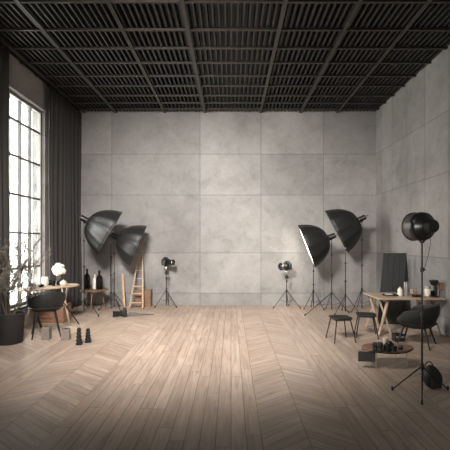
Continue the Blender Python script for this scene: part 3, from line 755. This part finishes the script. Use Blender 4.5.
# crate behind table
def crate(name, label, cat, loc, s, mat, n=4, rot=0):
    o = thing(name, label, cat, loc, rot); w, d, h_ = s
    for nm, cy in (('front_panel', -d / 2), ('back_panel', d / 2)):
        bm = NB()
        for i in range(n): box(bm, (0, cy, h_ * (i + .5) / n), (w, .014, h_ / n - .008))
        mk(nm, bm, mat, o, .002, False)
    for sx in (-1, 1):
        bm = NB()
        for i in range(n): box(bm, (sx * (w / 2 - .007), 0, h_ * (i + .5) / n), (.014, d - .014, h_ / n - .008))
        for sy in (-1, 1): box(bm, (sx * (w / 2 - .025), sy * (d / 2 - .018), h_ / 2), (.022, .022, h_ - .01))
        mk('side_panel', bm, mat, o, .002, False)
    bm = NB(); box(bm, (0, 0, .012), (w - .03, d - .03, .014)); mk('bottom_panel', bm, mat, o)
crate('wooden_crate', 'brown wooden crate on the floor under the window behind the left table', 'crate', (-4.12, 8.88, 0), (.6, .42, .4), 'walnut')
crate('wooden_crate', 'brown wooden crate against the back wall behind the ladder', 'crate', (gx(144, 11), 10.99, 0), (.44, .24, .48), 'brown')

# taupe blocks and black stacked lenses on the floor
for px, w, h_, lb in ((46.5, .15, .24, 'taupe stone block vase on the floor, nearer the potted plant'), (65.8, .155, .20, 'taupe stone block vase on the floor, beside the black stacked holders')):
    Y = 7.17 + .06; o = thing('block_vase', lb, 'vase', (gx(px, Y), Y, 0), .25 if px > 50 else .05, 'taupe block vases')
    bm = NB(); box(bm, (0, 0, h_ / 2), (w, w, h_), None, .93); mk('vase_body', bm, 'taupe', o, .008)
    bm = NB(); lathe(bm, [(w * .32, h_ + .0005), (w * .3, h_ + .003), (.002, h_ + .003)], None, 24); mk('opening', bm, 'plast', o)
for px, py, h_, lb in ((79, 345.5, .31, 'taller black stacked holder on the floor'), (88, 343.2, .26, 'shorter black stacked holder on the floor')):
    Y = 703 / (py - VY) + .05; o = thing('stacked_holder', lb, 'holder', (gx(px, Y), Y, 0), 0, 'black stacked holders'); n = 5
    for i in range(n):
        z = h_ * i / n; k = 1 - .09 * i; bm = NB(); s = h_ / n
        lathe(bm, [(.045 * k, z), (.058 * k, z + s * .12), (.058 * k, z + s * .55), (.044 * k, z + s * .7), (.044 * k, z + s * .99)], None, 26); mk('segment', bm, 'plast', o)

# side table by the curtain, with bottles
X, Y = gx(94, 10.45), 10.45
o = thing('side_table', 'round brown side table against the back wall beside the curtain', 'table', (X, Y, 0)); ZT = gz(289.5, Y)
bm = NB(); lathe(bm, [(.36, ZT - .03), (.375, ZT - .024), (.38, ZT - .008), (.37, ZT)], None, 48); mk('tabletop', bm, 'walnut', o)
for an in A(35, 155, 275):
    bm = NB(); tube(bm, (.2 * math.cos(an), .2 * math.sin(an), ZT - .025), (.3 * math.cos(an), .3 * math.sin(an), 0), .02, .013); mk('leg', bm, 'brown', o)
def bottle(dx, dy, h_, r, mat, label):
    o = thing('bottle', label, 'bottle', (X + dx, Y + dy, ZT + .001), 0, 'bottles on the round side table')
    bm = NB(); lathe(bm, [(r * .9, 0), (r, .006), (r, h_ * .62), (r * .75, h_ * .72), (r * .32, h_ * .8), (r * .3, h_ * .95), (r * .38, h_ * .96), (r * .38, h_)], None, 28); mk('bottle_body', bm, mat, o)
    bm = NB(); lathe(bm, [(r * .3, h_ + .001), (r * .3, h_ + .025)], None, 16); mk('stopper', bm, 'plast', o)
bottle(-.2, .02, .55, .08, 'smoke', 'tall smoked glass bottle, leftmost on the round side table')
bottle(.13, .05, .50, .09, 'smoke', 'broad smoked glass bottle, rightmost on the round side table')
bottle(-.02, .12, .42, .06, 'cream', 'slender cream bottle between two dark ones on the side table')

# ladder leaning on the back wall
X = gx(136.8, 10.6); yb, yt = 10.52, 11.10; zt = 1.62
o = thing('step_ladder', 'pale wooden ladder tapering to the top, leaning on the back wall', 'ladder', (X, yb, 0))
rail_b, rail_t = .185, .045
for s in (-1, 1):
    bm = NB(); p = Vector((s * rail_b, 0, .01)); q_ = Vector((s * rail_t, yt - yb, zt + (.0 if s > 0 else -.18)))
    if s < 0: q_ = p.lerp(Vector((s * rail_t, yt - yb, zt)), .86)
    box(bm, (p + q_) / 2, (.042, .03, (q_ - p).length), frame_to(q_ - p).to_3x3()); mk('rail', bm, 'pine', o, .004)
for f_ in (.1, .25, .37):
    w = rail_b + (rail_t - rail_b) * f_; bm = NB(); c0 = Vector((0, (yt - yb) * f_, zt * f_)); box(bm, c0 + Vector((0, -.01, 0)), (2 * w + .03, .09 if f_ == .37 else .05, .03)); mk('rung', bm, 'pine', o, .003)
for f_ in (.5, .64, .78):
    w = rail_b + (rail_t - rail_b) * f_; bm = NB(); c0 = Vector((0, (yt - yb) * f_, zt * f_)); tube(bm, c0 - Vector((w, 0, 0)), c0 + Vector((w, 0, 0)), .007); mk('metal_rung', bm, 'steel', o)
# leaning plank
bm = NB(); p = Vector((gx(124.2, 10.7), 10.72, .015)); q_ = Vector((gx(121.6, 11), 11.10, gz(274, 11.05)))
box(bm, (0, 0, 0), (.062, .02, (q_ - p).length)); ob = mk('plank', bm, 'pine', None, .003, False)
ob.rotation_euler = frame_to(q_ - p).to_euler(); ob.location = (p + q_) / 2 + Vector((0, -.006, .0))
tag(ob, 'narrow pale wooden plank leaning on the back wall left of the ladder', 'plank')

# camera and grey cloth lying on floor
camera_obj((gx(124.5, 9.45), 9.45, 0), math.radians(200), 1.45, 'dark camera resting on the floor before the ladder', None, .17, .045)
bm = NB(); n = 26; mrow = []
random.seed(4)
for i in range(n + 1):
    s = i / n; row = []
    for j in range(9):
        t_ = j / 8 - .5; wdt = .5 * (1 - s) ** .7 * (.6 + .4 * s) + .012
        x_ = s * .62 - .1; y_ = t_ * wdt + .10 * s * s
        z_ = .006 + max(0, .035 * (1 - s) * (1 - abs(t_) * 1.6)) * (1 + .5 * math.sin(7 * s + 5 * t_)) + (0.04 * (1 - s) ** 2 * math.exp(-(t_ * 4) ** 2))
        row.append(bm.verts.new((x_, y_, z_)))
    mrow.append(row)
for i in range(n):
    for j in range(8): bm.faces.new((mrow[i][j], mrow[i + 1][j], mrow[i + 1][j + 1], mrow[i][j + 1]))
ob = mk('cloth', bm, 'cloth', None, 0, True, (gx(133, 9.6), 9.62, 0)); sm = ob.modifiers.new('t', 'SOLIDIFY'); sm.thickness = .005
tag(ob, 'crumpled grey cloth tapering to a point on the floor beside the camera', 'cloth')

# ------------------------------------------------------------------ light
w = bpy.data.worlds.new('sky'); SC.world = w; w.use_nodes = True; nt = w.node_tree; nt.nodes.clear()
bg = nt.nodes.new('ShaderNodeBackground'); ow = nt.nodes.new('ShaderNodeOutputWorld')
tc = nt.nodes.new('ShaderNodeTexCoord'); ns = nt.nodes.new('ShaderNodeTexNoise'); ns.inputs['Scale'].default_value = 1.5
rp_ = nt.nodes.new('ShaderNodeValToRGB'); rp_.color_ramp.elements[0].color = (1, .945, .905, 1); rp_.color_ramp.elements[1].color = (1, .96, .925, 1)
nt.links.new(tc.outputs['Generated'], ns.inputs['Vector']); nt.links.new(ns.outputs[0], rp_.inputs[0]); nt.links.new(rp_.outputs[0], bg.inputs[0])
bg.inputs[1].default_value = 9.0; nt.links.new(bg.outputs[0], ow.inputs[0])
def portal(loc, rot, sx, sy):
    L = bpy.data.lights.new('daylight_portal', 'AREA'); L.shape = 'RECTANGLE'; L.size = sx; L.size_y = sy; L.cycles.is_portal = True
    o = bpy.data.objects.new('daylight_portal', L); COL.objects.link(o); o.location = loc; o.rotation_euler = rot
zc = (ZS0 + ZS1) / 2
portal((XL - .28, (W1[0] + W1[1]) / 2, zc), (0, -PI / 2, 0), ZS1 - ZS0, W1[1] - W1[0])
portal((cx, YF - .28, cz), (PI / 2, 0, 0), W3[1] - W3[0], z31 - z30)

def spot(loc, tgt, W, deg, rad, col=(1, .96, .92)):
    L = bpy.data.lights.new('unseen_spot', 'SPOT'); L.energy = W; L.spot_size = math.radians(deg); L.spot_blend = 1; L.shadow_soft_size = rad; L.color = col
    o = bpy.data.objects.new('unseen_spot', L); COL.objects.link(o); o.location = loc
    o.rotation_euler = (Vector(tgt) - Vector(loc)).to_track_quat('-Z', 'Y').to_euler()
spot((-1.7, 2.2, 5.2), (-.6, 9.8, .9), 2000, 87, .8)  # unseen spot near the ceiling, added to brighten back wall and far floor
spot((-.4, -2.8, 1.97), (2.9, 6.4, 2.02), 260, 24, .22)

cam = bpy.data.cameras.new('camera'); co = bpy.data.objects.new('camera', cam); COL.objects.link(co)
co.location = (0, 0, H); co.rotation_euler = (PI / 2, 0, 0); cam.sensor_width = 36; cam.lens = F * 36 / 450
cam.shift_x = (225 - VX) / 450; cam.shift_y = (VY - 225) / 450; cam.clip_end = 200
SC.camera = co
SC.view_settings.view_transform = 'Standard'; SC.view_settings.look = 'None'; SC.view_settings.gamma = 1
SC.view_settings.exposure = 1.6
